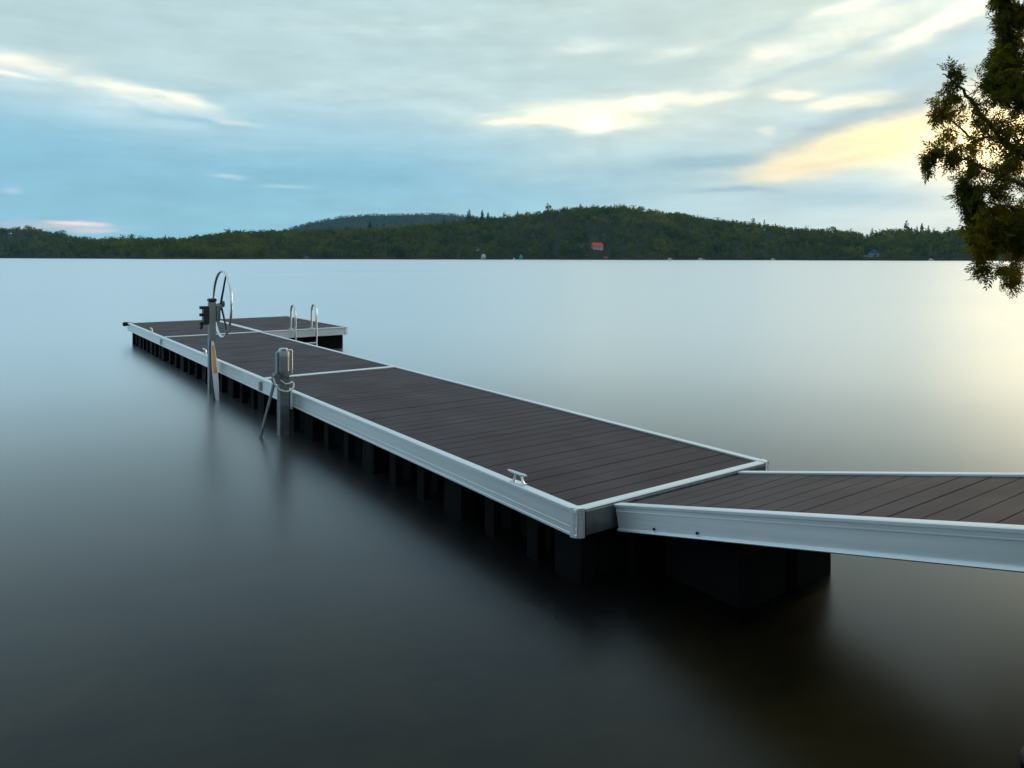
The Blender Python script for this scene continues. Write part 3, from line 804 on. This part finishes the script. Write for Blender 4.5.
# in ramp space: y runs up the ramp (toward the bank), x runs from the lake-side rail outward negative
WR = V1-V0
tag(ramp_e, 'sloping brown decked gangway ramp with silver side rails leading off the dock', 'ramp')
RP = [(0,-.128),(-.012,-.131),(-.015,-.141),(-.006,-.148),(.05,-.148),(.05,-.140),(.014,-.140),(.014,0),(.052,0),(.052,.010),(.046,.012),(-.004,.012),(-.010,.008),(-.010,-.004),(-.004,-.010),(0,-.012),(0,-.028),(-.004,-.030),(-.004,-.035),(0,-.037)]
for xo, inw in ((0,-1), (-WR,1)):
    r_ = MB(); r_.extrude(RP, (xo,0,0), (0,1,0), (inw,0,0), RL); r_.build('side_rail', M['alu'], ramp_e)
boards(-WR+.055, -.055, .02, RL-.02, .1465, .008, .0, .026).build('decking', M['deck'], ramp_e)
MB().box(-WR+.016, -.016, -.004, .014, -.13, -.006).build('hinge_plate', M['alu_dark'], ramp_e)
j = MB()
for i in range(10): j.box(-WR+.02, -.02,   .25+i*.42, .29+i*.42, -.125, -.03)
j.box(-WR+.02, -.02, .02, RL-.02, -.034, -.028)  # black sheet added beneath the ramp boards to darken their gaps
j.build('joists_and_backing', M['black_plastic'], ramp_e)
for xo in (-.10, -WR+.10):
    MB().tube([(xo, RL-.25, -.18), (xo, RL-.25-1.25*math.sin(ang), -.18-1.25*math.cos(ang))], .045, 10).build('leg', M['steel'], ramp_e)
for px_ in (.30, .62):
    bb = MB(); bb.tube([(-.0005,px_,-.115),(.009,px_,-.115)], .008, 8); bb.build('bolt', M['black_metal'], ramp_e)
# the float that carries the foot of the ramp
float_tub(.56, 1.44, -.74, -.14, 2, dock, axis='x', z0=-.09, z1=FB+.004)
for v_ in (.45, .78):
    MB().box(v_-.035, v_+.035, -.05, .0, -.3, FB-.004, .01).build('hinge_post', M['black_plastic'], dock)

# ------------------------------------------------------------------ boarding ladder
lad = empty('boarding_ladder', dock.matrix_basis @ Vector((0,0,0)) if False else (0,0,0))
def to_px(px, x_known=None): pass
LX = W + .0
Mx = Matrix.Translation((.3819, 4.378, 0)) @ Matrix.Rotation(TH, 4, 'Z')
def v_at(px, u):   # dock x of the point at dock y=u seen toward that bearing
    k = (px-512)/F
    return (.3819 - u*s - k*(4.378 + u*c))/(k*s - c)
vl = v_at(294.0, U2)
lad.matrix_world = Mx @ Matrix.Translation((vl, U2, 0))
SW = .44
for i in range(2):
    x = i*SW
    pts = [(x, .17, FT), (x, .17, .80)] + [(x, .04+.13*math.cos(a), .80+.13*math.sin(a)*1.2) for a in [PI*k/10 for k in range(1,9)]] + [(x,-.095,.72),(x,-.10,.5),(x,-.10,.0),(x,-.10,-.5)]
    MB().tube(pts, .021, 10).build('handrail', M['chrome'], lad)
    MB().tube([(x,.17,FT-.002),(x,.17,FT+.012)], .05, 12).build('foot_flange', M['chrome'], lad)
for z in (.17, -.10, -.37):
    MB().box(.0, SW, -.14, -.06, z-.012, z+.012, .006).build('rung', M['alu'], lad)
tag(lad, 'silver boarding ladder with two hooped handrails on the inner edge of the dock head', 'ladder')

# ------------------------------------------------------------------ boat lift posts
# post with the hand wheel
def at_left(px, x):
    u = u_left(px, x); return Mx @ Vector((x, u, 0))
u1 = u_left(212.0, -.10)
lp = empty('boat_lift_post'); lp.matrix_world = Mx @ Matrix.Translation((-.10, u1, 0))
MB().box(-.045,.045,-.045,.045,-1.2,1.30,.008).build('post', M['alu_dark'], lp)
MB().box(-.052,.052,-.052,.052,1.30,1.345,.01).build('post_cap', M['black_metal'], lp)
wb = MB().box(.048,.10,-.07,.07,1.02,1.25,.012); wb.tube([(.10,0,1.22),(.125,0,1.22)], .05, 14); wb.build('winch_housing', M['steel'], lp)
sb = MB().box(-.12,-.052,-.05,.05,.98,1.24,.01)
for zz in (1.22,1.12,1.0): sb.tube([(-.12,0,zz),(-.165,0,zz)], .022, 8)
sb.tube([(-.13,0,.98),(-.15,0,.92)], .02, 8); sb.build('clamp_bracket', M['black_metal'], lp)
RW = .468; cw = (.14,0,1.262)
wh = MB().tube([(cw[0], RW*math.cos(a), cw[2]+RW*math.sin(a)) for a in [2*PI*k/48 for k in range(48)]], .017, 10, closed=True).build('hand_wheel', M['chrome'], lp)
for k in range(3):
    a = R(115) + 2*PI*k/3
    MB().tube([(cw[0]-.02,0,cw[2]),(cw[0],(RW)*math.cos(a),cw[2]+RW*math.sin(a))], [.016,.012], 8).build('spoke', M['black_metal'], wh)
MB().tube([(.126,0,cw[2]),(.165,0,cw[2])], .045, 14).build('hub', M['rust'], wh)
tag(lp, 'grey boat lift post with a large hand wheel and dark winch beside the dock', 'boat lift post', 'boat lift posts beside the dock')
# leaning board
bd = empty('leaning_board')
bd.matrix_world = Mx @ Matrix.Translation((-.17, u1-.24, 0))
top, bot = Vector((.02,.02,.76)), Vector((.0,-.36,-.13))
ax = (bot-top).normalized(); side = Vector((1,.15,0)); side = (side - ax*side.dot(ax)).normalized(); nr = ax.cross(side)
def board(w_fun, off, th, ts):
    b = MB(); vs = []
    for t in ts:
        p_ = top.lerp(bot, t) + nr*off; w_ = w_fun(t)
        vs += [p_-side*w_-nr*th, p_+side*w_-nr*th, p_+side*w_+nr*th, p_-side*w_+nr*th]
    n = len(ts)
    b.add(vs, [(i*4+k, i*4+(k+1)%4, i*4+4+(k+1)%4, i*4+4+k) for i in range(n-1) for k in range(4)] + [(3,2,1,0), tuple((n-1)*4+k for k in range(4))])
    return b
wf = lambda t: .016 + .023*math.sin(min(1, t*1.1)*PI)**.7
ts = [0,.08,.16,.25,.35,.45,.55,.65,.75,.85,.93,1]
cr = board(wf, 0, .014, ts).build('core', M['white_paint'], bd)
sgn = -1 if nr.y > 0 else 1
board(lambda t: wf(t)*.62, sgn*.0175, .003, [.06,.12,.2,.3,.4,.47]).build('orange_panel', M['orange_paint'], bd)
bl = MB(); pr_ = []
for t in ts: pr_.append(top.lerp(bot, t) - side*(wf(t)+.011))
bl.tube(pr_, .012, 8); bl.build('edge_strip', M['navy_tone'], bd)  # navy strip along one edge of the board
tag(bd, 'narrow white board with orange panel and navy edge leaning on the wheel post', 'board')

# shorter post with the round housing, chain and brace
u2 = u_left(283.5, -.10)
sp = empty('boat_lift_post'); sp.matrix_world = Mx @ Matrix.Translation((-.10, u2, 0))
MB().box(-.05,.05,-.05,.05,-1.2,.66,.008).build('post', M['steel'], sp)
hs_ = MB().tube([(0,0,.63),(0,0,.632),(0,0,.70),(0,0,.84),(0,0,.903),(0,0,.905)], [.066,.068,.068,.068,.068,.066], 24); hs_.box(-.08,-.066,-.03,.03,.64,.90,.004)
hs_.build('winch_housing', M['alu_dark'], sp)
kk = MB(); kk.tube([(0,0,.9055),(0,0,.92)], .055, 16); kk.tube([(0,0,.921),(0,0,.935)], .045, 16); kk.tube([(.05,-.02,.912),(.085,-.03,.912)], .012, 8); kk.tube([(.083,-.03,.915),(.083,-.03,.64)], .011, 8); kk.build('cap', M['chrome'], sp)
cl_ = MB().box(-.115,-.052,-.045,.045,.56,.66,.012); cl_.tube([(-.09,-.05,.655),(-.09,.05,.655)], .018, 8); cl_.build('clamp_bracket', M['steel'], sp)
rp = [(-.115,-.03,.63),(-.11,-.06,.56),(-.07,-.085,.50),(0,-.095,.475),(.06,-.085,.485),(.10,-.05,.52),(.11,0,.55)]
MB().tube(rp, .011, 8).build('rope', M['rope'], sp)
rp2 = [(-.05,-.06,.60),(0,-.075,.555),(.06,-.06,.56),(.10,.0,.565)]
MB().tube(rp2, .008, 8).build('rope', M['rope'], sp)
MB().tube([(-.10,.0,.56),(-.26,-.02,-.02),(-.36,-.03,-.4)], .017, 8).build('brace', M['steel'], sp)
MB().box(.058,.082,-.06,.06,FB-.02,FT+.03,.004).build('dock_bracket', M['alu'], sp)
tag(sp, 'short grey boat lift post with round housing, looped rope and slanting brace', 'boat lift post', 'boat lift posts beside the dock')

# ------------------------------------------------------------------ shore stone
def stone(x, y, r_, seed, label):
    import bmesh
    bm = bmesh.new(); bmesh.ops.create_icosphere(bm, subdivisions=4, radius=1)
    rg = random.Random(seed); ph = [rg.uniform(0,6) for _ in range(6)]
    for v in bm.verts:
        p_ = v.co.copy(); k = 1 + .16*math.sin(p_.x*2.3+ph[0])*math.cos(p_.y*2.7+ph[1]) + .08*math.sin(p_.z*6+ph[2]+p_.x*4) + .03*math.sin(p_.y*13+ph[3])*math.sin(p_.x*11)
        v.co = Vector((p_.x*1.25, p_.y, p_.z*.6))*k*r_
    me = bpy.data.meshes.new('stone'); bm.to_mesh(me); bm.free()
    me.polygons.foreach_set('use_smooth', [True]*len(me.polygons)); me.materials.append(M['stone'])
    o = bpy.data.objects.new('stone', me); COL.objects.link(o); o.location = (x, y, 0.0)
    tag(o, label, 'stone')
stone(2.06, 2.86, .085, 3, 'small brown stone at the water edge below the ramp')

# ------------------------------------------------------------------ cedar at the water's edge
def P(px, py, Y):
    return Vector(((px-512)/F*Y, Y, CAMZ + (HOR + ROLL*(px-512) - py)/F*Y))
cedar = empty('cedar_tree')
base = P(1100, 258, 6.4); gz = float(land_z(np.array([base.x]), np.array([base.y]))[0]) - .15
cedar.location = (base.x, base.y, gz)
O = Vector((base.x, base.y, gz))
tb = MB()
tr_pts = [O, P(1096,258,6.4), P(1088,140,6.4), P(1078,20,6.45), P(1072,-140,6.5), P(1080,-330,6.5)]
tb.tube([p_-O for p_ in tr_pts], [.19,.15,.13,.10,.06,.01], 12)
tb.build('trunk', M['bark'], cedar)
rg = np.random.default_rng(5)
limbs = []
def limb(pts, r0):
    pp = [P(*p_) for p_ in pts]
    # smooth
    out = []
    for i in range(len(pp)-1):
        a, b_ = pp[i], pp[i+1]
        for k in range(5): out.append(a.lerp(b_, k/5) + Vector(rg.normal(0, .008, 3)))
    out.append(pp[-1])
    limbs.append((out, [r0*(1-.85*i/(len(out)-1)) for i in range(len(out))]))
limb([(1085,200,6.4),(1030,158,6.3),(1000,138,6.2),(975,104,6.15),(955,82,6.1),(942,74,6.1)], .03)
limb([(1085,225,6.4),(1040,190,6.2),(1000,175,6.1),(965,160,6.0),(935,152,5.95)], .026)
limb([(1000,138,6.2),(975,140,6.3),(950,120,6.4),(936,104,6.4)], .014)
limb([(1088,140,6.4),(1040,100,6.5),(1005,80,6.55),(992,60,6.6)], .028)
limb([(1078,20,6.4),(1040,10,6.4),(1012,20,6.4),(998,60,6.4)], .024)
limb([(1085,250,6.4),(1035,215,6.3),(1000,205,6.25),(970,200,6.2)], .024)
limb([(1085,262,6.4),(1035,240,6.1),(1005,235,6.0),(985,250,6.0),(982,276,6.0)], .02)
limb([(1088,258,6.4),(1045,245,6.6),(1015,252,6.6),(1004,282,6.6)], .02)
limb([(1074,-60,6.45),(1040,-80,6.3),(1010,-50,6.2),(995,-10,6.2)], .022)
limb([(1085,180,6.4),(1045,140,6.8),(1010,150,6.9),(985,190,6.9)], .022)
limb([(1086,190,6.4),(1130,150,6.6),(1175,160,6.7)], .03)
limb([(1080,60,6.4),(1125,30,6.2),(1170,50,6.1)], .03)
limb([(1074,-60,6.45),(1110,-90,6.6),(1140,-70,6.7)], .02)
limb([(1074,-120,6.45),(1060,-150,6.0),(1040,-130,5.7)], .02)
for pp, rr in limbs: MB().tube([p_-O for p_ in pp], rr, 7).build('limb', M['bark'], cedar)
nodes = np.array([tuple(p_) for pp, rr in limbs for p_ in pp[2:]])
# foliage lobes: px, py, rx, ry, depth, depth spread, twigs
LOBES = [(975,128,34,26,6.15,.25,26),(945,140,18,28,6.0,.2,14),(936,108,9,14,6.3,.15,9),(952,86,7,9,6.1,.1,4),(952,70,9,4,6.1,.08,4),(948,104,10,6,6.2,.1,6),
         (1006,140,26,28,6.3,.3,22),(985,180,26,24,6.1,.3,32),(1015,190,22,34,6.4,.35,36),(968,200,14,18,6.2,.2,24),(985,222,22,20,6.1,.25,54),(1012,232,22,22,6.3,.3,62),(985,246,9,10,6.05,.12,20),
         (980,270,6,9,6.0,.08,6),(1002,268,18,5,6.3,.2,12),(1012,280,7,8,6.5,.1,7),(930,165,6,8,5.95,.1,5),(926,154,5,6,5.95,.08,4),
         (1012,40,16,40,6.4,.3,95),(1000,65,11,24,6.5,.2,32),(1014,90,14,20,6.5,.3,60),(1002,10,9,20,6.3,.2,34),(994,82,9,10,6.5,.12,18),(986,78,5,4,6.5,.1,6),
         (1060,120,30,120,6.6,.5,200),(1055,-60,50,60,6.3,.5,150),(1130,100,60,110,6.5,.6,160),(1120,-60,50,70,6.6,.5,90),(1078,-230,35,90,6.5,.4,110),(1150,190,50,50,6.5,.5,70)]
twv = MB(); spr_c, spr_d, spr_n = [], [], []
cand = []
for px, py, rx, ry, Yd, dz, n in LOBES:
    for _ in range(n):
        while True:
            a, b_ = rg.uniform(-1,1,2)
            if a*a+b_*b_ < 1: break
        tip = P(px+a*rx, py+b_*ry, Yd + rg.normal(0, dz*.6))
        cand.append(tip)
for tip in cand:
    tv = np.array(tip); dd = np.linalg.norm(nodes-tv, axis=1)
    j = int(np.argmin(dd + rg.uniform(0, .12, len(dd)))); st_ = nodes[j]
    v = tv - st_; l = np.linalg.norm(v)
    if l > .55: st_ = tv - v/l*.45; 
    if l < .05: v = rg.normal(size=3); 
    mid = (st_+tv)/2 + np.array([0,0,.04+.05*l]) + rg.normal(0,.02,3)
    pts = []
    m_ = 7
    for i in range(m_+1):
        t = i/m_
        pts.append((1-t)**2*st_ + 2*t*(1-t)*mid + t*t*(tv + np.array([0,0,-.02])))
    if l < .6 and rg.random() < .55: twv.tube([Vector(p_)-O for p_ in pts], [.004*(1-.7*i/m_) for i in range(m_+1)], 4, caps=False)
    for i in range(2, m_+1):
        d = pts[i]-pts[i-1]; d = d/(np.linalg.norm(d)+1e-6)
        for k in range(2):
            lat = np.cross(d, rg.normal(size=3)); lat /= np.linalg.norm(lat)+1e-6
            sd_ = d*.55 + lat*.75 + np.array([0,0,-.38])
            sd_ /= np.linalg.norm(sd_)
            spr_c.append(pts[i] + rg.normal(0,.018,3)); spr_d.append(sd_)
        if i == m_: spr_c.append(pts[i]); spr_d.append(d*.7+np.array([0,0,-.3]))
tag(twv.build('twig', M['bark'], cedar, fix=False), kind='stuff')
C_, D_ = np.array(spr_c) - np.array(O), np.array(spr_d)
D_ /= np.linalg.norm(D_, axis=1, keepdims=True)
ns = len(C_)
nrm = rg.normal(size=(ns,3)); side_ = np.cross(D_, nrm); side_ /= np.linalg.norm(side_, axis=1, keepdims=True)
nn = np.cross(side_, D_)
Ls = rg.uniform(.05, .10, ns)[:, None]
vs = []
for t, sgn_, ln in ((.05,1,.5),(.08,-1,.5),(.3,1,.48),(.33,-1,.48),(.55,1,.4),(.58,-1,.4),(.7,0,.42)):
    o_ = C_ + D_*Ls*t
    dl = D_*(.75 if sgn_ else 1) + side_*sgn_*.72 + nn*rg.uniform(-.25,.25,(ns,1)); dl /= np.linalg.norm(dl, axis=1, keepdims=True)
    wd = np.cross(dl, nn); wd /= np.linalg.norm(wd, axis=1, keepdims=True)
    ll = Ls*ln*rg.uniform(.75,1.2,(ns,1)); ww = ll*.17
    vs.append(np.stack([o_, o_+dl*ll*.45+wd*ww, o_+dl*ll, o_+dl*ll*.45-wd*ww], 1))
V = np.concatenate(vs).reshape(-1,3)
np_mesh('foliage', V, quads(len(V)), M['cedar'], cedar)
tag(cedar, 'cedar tree at the water edge with drooping dark sprays lit golden from behind', 'tree')

# ------------------------------------------------------------------ haze: the air over the lake
hz = MB().box(-4700, 4700, -4700, 4700, -4.6, 420)
m, nt, p, out = newmat('lake_haze'); nt.nodes.remove(p)
pv = nd(nt, 'ShaderNodeVolumePrincipled', inp={'Color': (.28,.66,.98,1), 'Density': .00006, 'Anisotropy': 0.0})
nt.links.new(pv.outputs[0], out.inputs['Volume'])
h = hz.build('haze', m); tag(h, 'thin blue evening haze over the lake', kind='stuff')

# ------------------------------------------------------------------ render settings
sc.render.engine = 'CYCLES'
cy = sc.cycles
cy.use_denoising = True
cy.max_bounces = 8; cy.diffuse_bounces = 2; cy.glossy_bounces = 3; cy.transparent_max_bounces = 12; cy.volume_bounces = 0
cy.caustics_reflective = False; cy.caustics_refractive = False
cy.sample_clamp_indirect = 4
vs_ = sc.view_settings
vs_.view_transform = 'Standard'; vs_.look = 'None'; vs_.exposure = .5; vs_.gamma = 1; vs_.use_curve_mapping = False
